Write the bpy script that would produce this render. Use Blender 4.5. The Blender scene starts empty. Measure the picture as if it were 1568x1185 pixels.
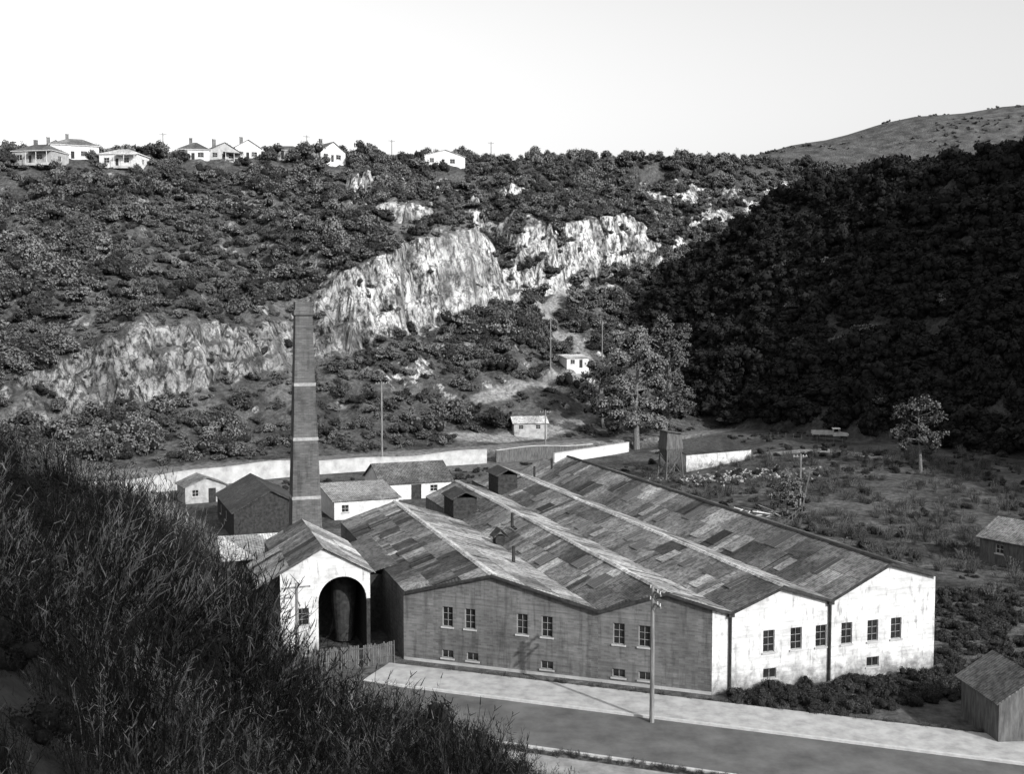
import bpy, math, random
import numpy as np
from mathutils import Vector
R=random.Random(11); G=np.random.default_rng(11)
scene=bpy.context.scene

# ---------------------------------------------------------------- noise / terrain
def h2(ix,iy,s):
    v=np.sin(ix*127.1+iy*311.7+s*74.7)*43758.5453
    return v-np.floor(v)
def vn(x,y,s=0):
    xi=np.floor(x); yi=np.floor(y); fx=x-xi; fy=y-yi
    fx=fx*fx*(3-2*fx); fy=fy*fy*(3-2*fy)
    a=h2(xi,yi,s); b=h2(xi+1,yi,s); c=h2(xi,yi+1,s); d=h2(xi+1,yi+1,s)
    return (a*(1-fx)+b*fx)*(1-fy)+(c*(1-fx)+d*fx)*fy
def fbm(x,y,s=0,o=4):
    t=0; a=.5; n=0
    for i in range(o):
        t=t+a*vn(x*2**i,y*2**i,s+i); n+=a; a*=.55
    return t/n
def sst(x,a,b):
    t=np.clip((x-a)/(b-a),0,1); return t*t*(3-2*t)
FR=[(-400,[(-100,60),(100,60)]),
    (-60,[(-100,45),(0,40),(60,40),(120,10)]),
    (0,[(-90,42),(-60,34),(-20,27),(0,25.2),(30,17),(60,8),(120,3)]),
    (22,[(-90,42),(-50,34),(-18,24.8),(-10.2,22.3),(-6.8,20.3),(-5.1,18.2),(-4.7,17.4),(-3,17.1),(-1.1,16.6),(0.6,14.9),(1.6,13.6),(3.5,11),(10,9),(25,5),(60,0)]),
    (40,[(-80,38),(-40,30),(-18.5,21.2),(-12.3,18.1),(-10,15.0),(-9.3,13.4),(-8.6,12.1),(-7.3,11.9),(-5.4,11.8),(-2,11.2),(1.1,8.6),(3,6.3),(6,3.6),(14,1),(25,0)]),
    (60,[(-80,26),(-45,17),(-32,12),(-24,6),(-16,2),(-8,0)]),
    (85,[(-95,22),(-60,10),(-45,3),(-36,0)]),
    (120,[(-120,14),(-75,4),(-60,0)]),
    (160,[(-130,5),(-90,0)])]
def parts(X,Y):
    X=np.asarray(X,float); Y=np.asarray(Y,float)
    ys=np.array([f[0] for f in FR],float)
    prof=[np.interp(X,[p[0] for p in f[1]],[p[1] for p in f[1]]) for f in FR]
    zf=np.where(Y<ys[0],prof[0],0.0)
    for i in range(len(ys)-1):
        t=(Y-ys[i])/(ys[i+1]-ys[i])
        m=(t>=0)&(t<1)
        zf=np.where(m,prof[i]*(1-t)+prof[i+1]*t,zf)
    q=-.51*(X+60)+.86*(Y-178); r=.86*(X+60)+.51*(Y-178)
    rag=sst(q,16,34)
    blk=vn(np.floor(r/2.6)*1.7,np.floor(q/9)*1.3,17)
    qw=q+14*(fbm(r/17,q/24,3)-.5)*sst(q,8,25)+8*(fbm(r/4.6,q/11,9,3)-.5)*rag+2.2*(blk-.5)*rag
    rc=np.clip(r,-40,190)
    qc=38+.33*(rc-5)+15*(fbm(r/26,0*r,5)-.5)
    zb=10.5+.195*(rc-5)
    ch=np.interp(r,[-30,0,15,45,56,75,100,112,122,135,172,188,205],[5,13,14,8,17,22,21,9,13,19,18,8,3])
    zt=72+.065*np.clip(r,-60,260)
    z1=2+(zb-2)*np.clip((qw-7)/(qc-11),0,1)**1.15
    f=np.clip((qw-(qc-4))/8.5,0,1); f3=f*3; f=(np.floor(f3)+sst(f3-np.floor(f3),.35,.95))/3.0*.75+f*.25
    z2=zb+ch*f
    z3=(zb+ch)+(zt-zb-ch)*np.clip((qw-(qc+4.5))/(150-qc-4.5),0,1)
    zq=np.where(qw<qc-4,z1,np.where(qw<qc+4.5,z2,z3))
    zq=np.where(q>150,np.maximum(zt-.06*(q-150),35),zq)
    oc=sst(fbm(r/14,q/14,21),.56,.64)*sst(q,62,85)*(1-sst(q,115,132))*sst(r,60,90)*(1-sst(r,128,150))
    zq=zq+6.0*oc
    zq=zq+2.4*(fbm(X/7,Y/7,2)-.5)*sst(q,12,30)
    zq=zq*sst(q,-1.0,2.5)
    g=.81*(X-38)+.585*(Y-262); a=.585*(X-38)-.81*(Y-262)
    cap=np.interp(a,[-60,-45,-28,-17,0,40,100,200],[0,20,42,50,57,57,63,80])
    gw=g+9*(fbm(X/25,Y/25,31)-.5)
    zr=np.minimum(1.2*gw,cap+.08*gw*sst(a,-50,-10)-4*np.exp(-np.clip(gw,0,500)/30)); zr=np.maximum(zr,0)*(1-sst(g,260,420))
    pp=.77*X+.64*Y; dd=.64*X-.77*Y
    zm=np.maximum(156*np.exp(-.5*((pp-258)/70)**2-.5*((dd-30)/45)**2)-6,0)  # added hill outside the view, shaped to shade the right-hand hill
    zk=np.maximum(134*np.exp(-.5*((pp+4)/19)**2-.5*((dd-88)/34)**2)-5,0)  # added knoll behind the camera, its shadow shaped to darken the foreground bank
    zd=np.interp(X,[-300,100,210,330,466,900,1500],[40,134,172,201,216,255,230])*sst(Y,560,980)
    zd=zd+9*(fbm(X/70,Y/70,44)-.5)*sst(Y,500,800)
    yard=3.0*sst(Y,120,210)*sst(X,20,60)
    z=np.maximum.reduce([zf,zq,zr,zm,zk,zd,yard])
    z=z+1.2*(fbm(X/6,Y/6,8)-.5)*sst(z,1,6)
    return z,zq,zr
def terrain(X,Y): return parts(X,Y)[0]
def tz(x,y): return float(terrain(np.array([x]),np.array([y]))[0])
H=27.0; TH=math.atan(102/1681.); F=1681.
def ray(a,b):
    X=(a-784)/F; U=-(b-592.5)/F
    dy=math.cos(TH)+U*math.sin(TH); dz=-math.sin(TH)+U*math.cos(TH)
    return X/dy, dz/dy      # lateral and vertical tangents of a surveyed sight line
def ground_at(a,b,y0=50):
    k,e=ray(a,b)
    Y=np.arange(y0,1200,.25); d=H+e*Y-terrain(k*Y,Y)
    i=int(np.argmax(d<0)) if (d<0).any() else len(Y)-1
    return Vector((k*Y[i],Y[i],tz(k*Y[i],Y[i])))

# ---------------------------------------------------------------- materials
def g3(v): return (v,v,v,1)
def newmat(name):
    m=bpy.data.materials.new(name); m.use_nodes=True; nt=m.node_tree
    b=nt.nodes['Principled BSDF']; b.inputs['Roughness'].default_value=.9
    b.inputs['Specular IOR Level'].default_value=.15
    return m,nt,b
def noise_ramp(nt,scale,c0,c1,lo=.35,hi=.65,coord='Object',vec=(1,1,1),detail=6):
    tc=nt.nodes.new('ShaderNodeTexCoord'); mp=nt.nodes.new('ShaderNodeMapping')
    mp.inputs['Scale'].default_value=vec
    nt.links.new(tc.outputs[coord],mp.inputs['Vector'])
    n=nt.nodes.new('ShaderNodeTexNoise'); n.inputs['Scale'].default_value=scale; n.inputs['Detail'].default_value=detail
    n.inputs['Roughness'].default_value=.65
    nt.links.new(mp.outputs[0],n.inputs['Vector'])
    r=nt.nodes.new('ShaderNodeValToRGB'); r.color_ramp.elements[0].position=lo; r.color_ramp.elements[1].position=hi
    r.color_ramp.elements[0].color=g3(c0); r.color_ramp.elements[1].color=g3(c1)
    nt.links.new(n.outputs['Fac'],r.inputs[0])
    return n,r
def mixc(nt,fac,a,b,mode='MIX'):
    m=nt.nodes.new('ShaderNodeMix'); m.data_type='RGBA'; m.blend_type=mode
    if isinstance(fac,float): m.inputs[0].default_value=fac
    else: nt.links.new(fac,m.inputs[0])
    for i,v in ((6,a),(7,b)):
        if isinstance(v,float): m.inputs[i].default_value=g3(v)
        else: nt.links.new(v,m.inputs[i])
    return m.outputs[2]
def bump(nt,b,h,st=.5,d=.05):
    bm=nt.nodes.new('ShaderNodeBump'); bm.inputs['Strength'].default_value=st; bm.inputs['Distance'].default_value=d
    nt.links.new(h,bm.inputs['Height']); nt.links.new(bm.outputs[0],b.inputs['Normal'])
def simple(name,c0,c1,scale=1.5,rough=.9,bs=.4,bd=.03,vec=(1,1,1),spec=.15,lo=.35,hi=.65):
    m,nt,b=newmat(name); n,r=noise_ramp(nt,scale,c0,c1,lo,hi,vec=vec)
    nt.links.new(r.outputs[0],b.inputs['Base Color']); b.inputs['Roughness'].default_value=rough
    b.inputs['Specular IOR Level'].default_value=spec
    if bs: bump(nt,b,n.outputs['Fac'],bs,bd)
    return m
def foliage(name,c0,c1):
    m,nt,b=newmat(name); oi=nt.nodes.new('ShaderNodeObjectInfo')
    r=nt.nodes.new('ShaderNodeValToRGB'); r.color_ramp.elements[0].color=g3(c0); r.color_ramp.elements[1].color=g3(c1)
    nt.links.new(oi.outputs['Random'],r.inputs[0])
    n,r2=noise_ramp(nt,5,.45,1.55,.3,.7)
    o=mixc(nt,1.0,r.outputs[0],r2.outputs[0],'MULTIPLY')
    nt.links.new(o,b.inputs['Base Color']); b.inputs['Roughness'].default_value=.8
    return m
def roofmat(name,c0,c1):
    m,nt,b=newmat(name); n,r=noise_ramp(nt,.9,c0,c1,.3,.7)
    n2,r2=noise_ramp(nt,3,.42,1.25,.37,.57,detail=9)
    o=mixc(nt,1.0,r.outputs[0],r2.outputs[0],'MULTIPLY')
    n3,r3=noise_ramp(nt,.16,.6,1.2,.4,.6)
    o=mixc(nt,1.0,o,r3.outputs[0],'MULTIPLY')
    tc=nt.nodes.new('ShaderNodeTexCoord'); w=nt.nodes.new('ShaderNodeTexWave'); w.inputs['Scale'].default_value=1.2
    w.inputs['Distortion'].default_value=.3
    nt.links.new(tc.outputs['UV'],w.inputs['Vector'])
    rr=nt.nodes.new('ShaderNodeValToRGB'); rr.color_ramp.elements[0].color=g3(.62); rr.color_ramp.elements[1].color=g3(1.05)
    nt.links.new(w.outputs['Fac'],rr.inputs[0])
    o=mixc(nt,.8,o,rr.outputs[0],'MULTIPLY')
    nt.links.new(o,b.inputs['Base Color']); b.inputs['Roughness'].default_value=.6
    bump(nt,b,w.outputs['Fac'],.6,.05)
    return m
def brickmat(name,c1,c2,mortar,scale=1.0,stain=.6):
    m,nt,b=newmat(name); tc=nt.nodes.new('ShaderNodeTexCoord')
    bt=nt.nodes.new('ShaderNodeTexBrick'); bt.inputs['Scale'].default_value=1
    bt.inputs['Brick Width'].default_value=.46*scale; bt.inputs['Row Height'].default_value=.16*scale; bt.inputs['Mortar Size'].default_value=.014*scale
    bt.inputs['Color1'].default_value=g3(c1); bt.inputs['Color2'].default_value=g3(c2); bt.inputs['Mortar'].default_value=g3(mortar)
    nt.links.new(tc.outputs['UV'],bt.inputs['Vector'])
    n,r=noise_ramp(nt,.35,stain,1.25,.3,.7,vec=(1,1,.6))
    n2,r2=noise_ramp(nt,2.2,.75,1.2,.3,.7,vec=(.3,.3,2.5))
    n3,r3=noise_ramp(nt,1.4,.65,1.05,.34,.5,vec=(1.5,1.5,.18))
    o=mixc(nt,1.0,bt.outputs['Color'],r.outputs[0],'MULTIPLY'); o=mixc(nt,1.0,o,r2.outputs[0],'MULTIPLY'); o=mixc(nt,1.0,o,r3.outputs[0],'MULTIPLY')
    nt.links.new(o,b.inputs['Base Color']); bump(nt,b,bt.outputs['Fac'],-.3,.01)
    return m
def whitewall(name):
    m,nt,b=newmat(name)
    n,r=noise_ramp(nt,.7,.42,.64,.3,.6)
    n2,r2=noise_ramp(nt,1.6,.45,1.0,.30,.46,vec=(1.6,1.6,.45))
    n4,r4=noise_ramp(nt,.8,.78,1.0,.35,.5,vec=(.4,.4,5))
    o=mixc(nt,1.0,r.outputs[0],r2.outputs[0],'MULTIPLY'); o=mixc(nt,1.0,o,r4.outputs[0],'MULTIPLY')
    tc=nt.nodes.new('ShaderNodeTexCoord'); sx=nt.nodes.new('ShaderNodeSeparateXYZ'); nt.links.new(tc.outputs['Object'],sx.inputs[0])
    n3,r3=noise_ramp(nt,1.3,0,1,.3,.7)
    ma=nt.nodes.new('ShaderNodeMath'); ma.operation='MULTIPLY_ADD'; nt.links.new(r3.outputs[0],ma.inputs[0]); ma.inputs[1].default_value=-2.4
    nt.links.new(sx.outputs['Z'],ma.inputs[2])
    mr=nt.nodes.new('ShaderNodeMapRange'); mr.inputs['From Min'].default_value=-1.2; mr.inputs['From Max'].default_value=.7
    mr.inputs['To Min'].default_value=1; mr.inputs['To Max'].default_value=0
    nt.links.new(ma.outputs[0],mr.inputs[0])
    o=mixc(nt,mr.outputs[0],o,.16)
    nt.links.new(o,b.inputs['Base Color']); bump(nt,b,n2.outputs['Fac'],.3,.03)
    return m
M={}
M['white']=whitewall('limewashed_brick')
M['paint']=simple('white_paint',.46,.66,1.2)
M['cream']=simple('grey_weatherboard',.24,.4,1.2)
M['brick']=brickmat('brick_courses',.17,.11,.15)
M['chim']=brickmat('chimney_brick',.12,.08,.075)
M['sheets']=[roofmat('iron_sheet_%d'%i,a,b) for i,(a,b) in enumerate([(.045,.095),(.085,.17),(.14,.26),(.19,.34),(.32,.52)])]
M['darkroof']=roofmat('tarred_iron',.04,.09)
M['paleroof']=roofmat('galvanised_iron',.45,.68)
M['tile']=roofmat('house_roof',.08,.16)
M['glass']=simple('window_glass',.01,.03,2,.15,0,spec=.5)
M['frame']=simple('window_frame_paint',.2,.32,3,.7,0)
M['skyf']=simple('skylight_frame',.08,.14,3,.7,0)
M['dark']=simple('dark_timber',.02,.05,3)
M['timber']=simple('weathered_timber',.06,.14,4,vec=(1,1,.2))
M['pole']=simple('pole_timber',.10,.26,5,vec=(1,1,.1))
M['conc']=simple('concrete_render',.26,.46,.5,lo=.3,hi=.6)
M['band']=simple('chimney_band_render',.2,.38,2.0)
M['path']=simple('pale_footpath',.25,.44,.8,lo=.3,hi=.62)
M['kerb']=simple('kerb_stone',.4,.55,2)
M['asph']=simple('worn_asphalt',.08,.15,.35,bd=.01)
M['gravel']=simple('gravel_road',.17,.34,.8)
M['bark']=simple('bark',.08,.2,5)
M['leaf']=foliage('hillside_leaf',.026,.17)
M['leafd']=foliage('dark_leaf',.008,.018)  # shade on the right-hand hill put into a darker leaf colour
M['leafw']=foliage('wayside_leaf',.02,.06)
M['leafm']=foliage('gum_leaf',.09,.2)
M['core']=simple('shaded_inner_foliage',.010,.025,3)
M['twig']=foliage('dry_broom_stem',.04,.32)
M['tgreen']=foliage('broom_leaf',.009,.032)
# terrain
m,nt,b=newmat('hillside_ground'); M['ground']=m
n1,r1=noise_ramp(nt,.12,.04,.13,.35,.65); n2,r2=noise_ramp(nt,1.1,.4,1.5,.3,.7)
gr=mixc(nt,1.0,r1.outputs[0],r2.outputs[0],'MULTIPLY')
n3,r3=noise_ramp(nt,.22,.14,.66,.38,.60,vec=(1,1,.5)); n4,r4=noise_ramp(nt,.9,.14,1.15,.40,.54,vec=(1,1,.45),detail=10)
rk=mixc(nt,1.0,r3.outputs[0],r4.outputs[0],'MULTIPLY')
tc=nt.nodes.new('ShaderNodeTexCoord'); mp=nt.nodes.new('ShaderNodeMapping'); mp.inputs['Scale'].default_value=(.42,.42,.2); nt.links.new(tc.outputs['Object'],mp.inputs[0])
nd,_=noise_ramp(nt,.5,0,1); vm=nt.nodes.new('ShaderNodeVectorMath'); vm.operation='MULTIPLY_ADD'; nt.links.new(nd.outputs['Color'],vm.inputs[0]); vm.inputs[1].default_value=(1.6,1.6,1.6); nt.links.new(mp.outputs[0],vm.inputs[2])
vo=nt.nodes.new('ShaderNodeTexVoronoi'); vo.feature='DISTANCE_TO_EDGE'; vo.inputs['Scale'].default_value=1.0; nt.links.new(vm.outputs[0],vo.inputs['Vector'])
cr=nt.nodes.new('ShaderNodeValToRGB'); cr.color_ramp.elements[0].position=.0; cr.color_ramp.elements[1].position=.1; cr.color_ramp.elements[0].color=g3(.15); nt.links.new(vo.outputs['Distance'],cr.inputs[0])
rk=mixc(nt,.85,rk,cr.outputs[0],'MULTIPLY')
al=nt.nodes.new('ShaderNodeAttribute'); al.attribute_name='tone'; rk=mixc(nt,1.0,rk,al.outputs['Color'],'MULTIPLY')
at=nt.nodes.new('ShaderNodeAttribute'); at.attribute_name='rock'
nb,rb=noise_ramp(nt,.3,0,1,.38,.6)
ms=nt.nodes.new('ShaderNodeMath'); ms.operation='MULTIPLY_ADD'; nt.links.new(rb.outputs[0],ms.inputs[0]); ms.inputs[1].default_value=.7; nt.links.new(at.outputs['Fac'],ms.inputs[2])
mr=nt.nodes.new('ShaderNodeMapRange'); mr.inputs['From Min'].default_value=.78; mr.inputs['From Max'].default_value=1.08; nt.links.new(ms.outputs[0],mr.inputs[0])
c=mixc(nt,mr.outputs[0],gr,rk)
ap=nt.nodes.new('ShaderNodeAttribute'); ap.attribute_name='pale'
pl=mixc(nt,1.0,.28,r2.outputs[0],'MULTIPLY')
c=mixc(nt,ap.outputs['Fac'],c,pl)
nt.links.new(c,b.inputs['Base Color']); bump(nt,b,n4.outputs['Fac'],1.0,1.3)

# ---------------------------------------------------------------- mesh builder
class MB:
    def __init__(s): s.v=[]; s.f=[]; s.m=[]; s.mats=[]
    def mi(s,mat):
        if mat not in s.mats: s.mats.append(mat)
        return s.mats.index(mat)
    def poly(s,pts,mat):
        i=len(s.v); s.v+= [tuple(p) for p in pts]; s.f.append(tuple(range(i,i+len(pts)))); s.m.append(s.mi(mat))
    def box(s,fr,a0,a1,b0,b1,c0,c1,mat):
        P=[fr(x,y,z) for z in (c0,c1) for y in (b0,b1) for x in (a0,a1)]
        for q in ((0,1,3,2),(4,5,7,6),(0,1,5,4),(2,3,7,6),(0,2,6,4),(1,3,7,5)): s.poly([P[k] for k in q],mat)
    def slab(s,p,th,mat,mb=None):
        p=[Vector(x) for x in p]; n=(p[1]-p[0]).cross(p[2]-p[0]).normalized()
        if n.z<0: n=-n
        q=[x-n*th for x in p]; s.poly(p,mat); s.poly(q,mb or mat)
        for i in range(len(p)):
            j=(i+1)%len(p); s.poly([p[i],p[j],q[j],q[i]],mb or mat)
    def tube(s,pts,rad,mat,n=7):
        rings=[]
        for i,p in enumerate(pts):
            p=Vector(p); d=(Vector(pts[min(i+1,len(pts)-1)])-Vector(pts[max(i-1,0)])).normalized()
            a=d.orthogonal().normalized(); b=d.cross(a)
            rings.append([p+(a*math.cos(2*math.pi*k/n)+b*math.sin(2*math.pi*k/n))*rad[i] for k in range(n)])
        for i in range(len(rings)-1):
            for k in range(n): s.poly([rings[i][k],rings[i][(k+1)%n],rings[i+1][(k+1)%n],rings[i+1][k]],mat)
        s.poly(rings[-1],mat)
    def make(s,name,parent=None,org=None):
        org=Vector(org) if org is not None else Vector((0,0,0))
        if parent is not None: org=parent.location.copy()
        me=bpy.data.meshes.new(name); me.from_pydata([tuple(Vector(v)-org) for v in s.v],[],s.f)
        for mt in s.mats: me.materials.append(mt)
        me.polygons.foreach_set('material_index',s.m)
        uv=me.uv_layers.new(name='UVMap')
        for p in me.polygons:
            vs=[Vector(s.v[k]) for k in p.vertices]; e1=(vs[1]-vs[0])
            if e1.length<1e-6: continue
            e1.normalize(); nn=Vector(p.normal); 
            e2=nn.cross(e1)
            for li,v in zip(p.loop_indices,vs): uv.data[li].uv=((v-vs[0]).dot(e1),(v-vs[0]).dot(e2))
        me.update(); ob=bpy.data.objects.new(name,me); scene.collection.objects.link(ob)
        if parent is not None: ob.parent=parent
        else: ob.location=org
        return ob
def empty(name,loc):
    e=bpy.data.objects.new(name,None); e.location=loc; e.empty_display_size=1; scene.collection.objects.link(e); return e
def frame(O,az):
    """local (right, back, up) -> world; az = bearing of the back axis clockwise from +Y, degrees"""
    O=Vector(O); a=math.radians(az); u=Vector((math.sin(a),math.cos(a),0)); w=Vector((math.cos(a),-math.sin(a),0))
    return lambda s,d,z: O+w*s+u*d+Vector((0,0,z))
def wall(mb,fr,L,z0,zr,top,holes,mat,s0=0):
    ss={s0,L}|{t[0] for t in top}; zs={z0,zr}
    for h in holes: ss|={h[0],h[1]}; zs|={h[2],h[3]}
    ss=sorted(x for x in ss if s0<=x<=L); zs=sorted(zs)
    T=lambda x: float(np.interp(x,[t[0] for t in top],[t[1] for t in top])) if top else zr
    for a,b in zip(ss,ss[1:]):
        for c,d in zip(zs,zs[1:]):
            x,z=(a+b)/2,(c+d)/2
            if any(h[0]<x<h[1] and h[2]<z<h[3] for h in holes): continue
            mb.poly([fr(a,0,c),fr(b,0,c),fr(b,0,d),fr(a,0,d)],mat)
        if top and (T(a)>zr or T(b)>zr): mb.poly([fr(a,0,zr),fr(b,0,zr),fr(b,0,T(b)),fr(a,0,T(a))],mat)
    for a,b,c,d in holes:
        D=.2
        for q in ([(a,c),(b,c)],[(a,d),(b,d)],[(a,c),(a,d)],[(b,c),(b,d)]):
            (x0,y0),(x1,y1)=q; mb.poly([fr(x0,0,y0),fr(x1,0,y1),fr(x1,D,y1),fr(x0,D,y0)],mat)
def window(mb,fr,h,nx=2,nz=3,sill=True,fm=None):
    a,b,c,d=h; fm=fm or M['frame']; t=.05
    mb.poly([fr(a,.16,c),fr(b,.16,c),fr(b,.16,d),fr(a,.16,d)],M['glass'])
    for x in (a+.002,b-t-.002): mb.box(fr,x,x+t,.08,.155,c+.002,d-.002,fm)
    for z in (c+.002,d-t-.002): mb.box(fr,a+t+.004,b-t-.004,.082,.153,z,z+t,fm)
    for i in range(1,nx): x=a+(b-a)*i/nx; mb.box(fr,x-.014,x+.014,.1,.15,c+t,d-t,fm)
    for i in range(1,nz): z=c+(d-c)*i/nz; mb.box(fr,a+t,b-t,.104,.146,z-.014,z+.014,fm)
    if sill: mb.box(fr,a-.1,b+.1,-.09,.07,c-.12,c-.003,M['conc'])

# ---------------------------------------------------------------- hillside tracks (surveyed lines)
def seg_dist(X,Y,P):
    d=np.full(np.shape(X),1e9)
    for a,b in zip(P,P[1:]):
        ax_,ay_=a.x,a.y; dx,dy=b.x-ax_,b.y-ay_; L2=dx*dx+dy*dy+1e-9
        t=np.clip(((X-ax_)*dx+(Y-ay_)*dy)/L2,0,1); d=np.minimum(d,np.hypot(X-ax_-t*dx,Y-ay_-t*dy))
    return d
TRACKS=[[ground_at(*p) for p in L] for L in (
   [(735,610),(790,590),(850,572),(905,560),(880,520),(838,500),(830,470),(872,455),(945,447)],
   [(700,668),(760,672),(830,665),(900,640),(930,600)],
   [(1010,690),(1120,700),(1260,690),(1400,705)])]
# ---------------------------------------------------------------- ground sheet
def axis(segs,far):
    o=[]
    for a,b,st in segs: o+=list(np.arange(a,b,st))
    o.append(segs[-1][1]); st=segs[-1][2]; x=o[-1]
    while x<far: st=min(st*1.25,25 if x<1100 else 400); x+=st; o.append(x)
    lo=[]; st=segs[0][2]; x=o[0]
    while x>-far: st*=1.25; x-=st; lo.append(x)
    return np.array(lo[::-1]+o)
ax=axis([(-130,-85,1.6),(-85,75,.8),(75,190,2.0)],3500)
ay=axis([(-130,-10,4),(-10,60,1.5),(60,195,2.0),(195,370,.75),(370,460,1.8)],4000)
XX,YY=np.meshgrid(ax,ay); ZZ,ZQ,ZR=parts(XX,YY)
gy,gx=np.gradient(ZZ,ay,ax); slope=np.hypot(gx,gy)
nx,ny=len(ax),len(ay)
Q=-.51*(XX+60)+.86*(YY-178); RR=.86*(XX+60)+.51*(YY-178)
open_=(ZR<ZQ+.01)
far=(Q>10)&(Q<138)&(YY<480)&open_
rock=np.where(far,sst(slope,.6,1.35),0)*np.interp(RR,[-40,0,50,60,200],[.9,.9,.85,1,1])
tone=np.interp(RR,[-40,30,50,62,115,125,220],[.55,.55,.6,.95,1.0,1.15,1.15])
pale=np.where((Q>1)&(Q<7)&(YY<330),.6,0)*open_
scr=sst(fbm(RR/9,Q/14,66),.55,.68)*sst(Q,18,30)*(1-sst(Q,80,110))*.3
pale=np.maximum(pale,scr*far)
for T_ in TRACKS: pale=np.maximum(pale,1-sst(seg_dist(XX,YY,T_),1.4,2.4))
yard=(YY>95)&(YY<260)&(XX>-60)&(XX<110)&(ZZ<4)&(Q<0)
pale=np.maximum(pale,np.where(yard,np.where(XX>18,.2,.4)*sst(fbm(XX/9,YY/9,77),.45,.62),0)*open_)
pale=np.maximum(pale,np.where((YY>58)&(YY<100)&(XX>-12)&(ZZ<1),.25,0))
me=bpy.data.meshes.new('ground')
co=np.stack([XX,YY,ZZ],-1).reshape(-1,3)
idx=np.arange(nx*ny).reshape(ny,nx)
fc=np.stack([idx[:-1,:-1],idx[:-1,1:],idx[1:,1:],idx[1:,:-1]],-1).reshape(-1,4)
me.vertices.add(len(co)); me.vertices.foreach_set('co',co.ravel())
me.loops.add(fc.size); me.loops.foreach_set('vertex_index',fc.ravel().astype(np.int32))
me.polygons.add(len(fc)); me.polygons.foreach_set('loop_start',np.arange(0,fc.size,4,dtype=np.int32))
me.update(calc_edges=True)
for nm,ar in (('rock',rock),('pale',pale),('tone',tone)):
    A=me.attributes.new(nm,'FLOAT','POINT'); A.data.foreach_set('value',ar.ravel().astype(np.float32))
me.materials.append(M['ground']); me.validate()
ob=bpy.data.objects.new('ground',me); scene.collection.objects.link(ob)

# ---------------------------------------------------------------- factory
C=(14.4,77.7,0); fF=frame(C,-18)
bs,bu=-.788,.616
PR=[(-19.3,5.5),(-13.5,7.44),(-6.7,5.43),(-2.8,7.2),(1.4,6.0),(5.57,7.54),(9.74,6.24),(14.9,8.64),(19.2,7.43)]
prof=lambda s: float(np.interp(s,[p[0] for p in PR],[p[1] for p in PR]))
uf=lambda s: 0.0 if s>=0 else -s*(bu/-bs)
ubk=lambda s: 46 if s<-6.7 else (60 if s<1.4 else 68)
fac=empty('brick_factory_building',C)
mb=MB()
topw=[(s,z) for s,z in PR if s>=0]; topw=[(0,prof(0))]+topw
WH=[(s-.48,s+.48,2.7,4.35) for s in (4.64,6.94,9.07,11.3,13.6,15.7)]+[(4.2,5.3,.75,1.5),(13.1,14.2,.75,1.5)]
wall(mb,fF,19.2,-.3,5.0,topw,WH,M['white'])
mb.poly([fF(19.2,0,-.3),fF(19.2,68,-.3),fF(19.2,68,7.43),fF(19.2,0,7.43)],M['white'])
bv=Vector((fF(bs,bu,0)-fF(0,0,0))); bv.normalize()
nin=Vector((.342,.940,0))
endL=24.5
E=Vector(C)+bv*endL
azb=math.degrees(math.atan2(nin.x,nin.y)); fB=frame(E,azb)
tb=[(endL-t,prof(bs*t)) for t in (endL,17.13,8.5,3.553,0)]
BT=(20.7,18.8,14.5,12.5,6.9,4.97)
BH=[(endL-t-.45,endL-t+.45,3.0,4.6) for t in BT]+[(endL-t-.5,endL-t+.5,.5,1.15) for t in (20.7,18.6,12.5,6.9,4.9)]
wall(mb,fB,endL,-.3,5.0,tb,BH,M['brick'])
mb.box(fB,.02,endL-.02,-.05,-.004,-.25,.22,M['conc'])
mb.poly([fF(-19.3,15.1,-.3),fF(-19.3,46,-.3),fF(-19.3,46,5.5),fF(-19.3,15.1,5.5)],M['brick'])
for s0,s1,u in ((-19.3,-6.7,46),(-6.7,1.4,60),(1.4,19.2,68)):
    pts=[fF(s0,u,-.3),fF(s1,u,-.3)]+[fF(s,u,prof(s)) for s in sorted([p[0] for p in PR if s0<=p[0]<=s1],reverse=True)]
    mb.poly(pts,M['brick'])
mb.poly([fF(-6.7,46,-.3),fF(-6.7,60,-.3),fF(-6.7,60,5.4),fF(-6.7,46,5.4)],M['brick'])
mb.poly([fF(1.4,60,-.3),fF(1.4,68,-.3),fF(1.4,68,5.9),fF(1.4,60,5.9)],M['brick'])
mb.make('walls',fac)
mb=MB()
for h in WH: window(mb,fF,h,2,3 if h[2]>2 else 1)
for h in BH: window(mb,fB,h,2,3 if h[2]>2 else 1)
mb.make('windows',fac)
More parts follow.
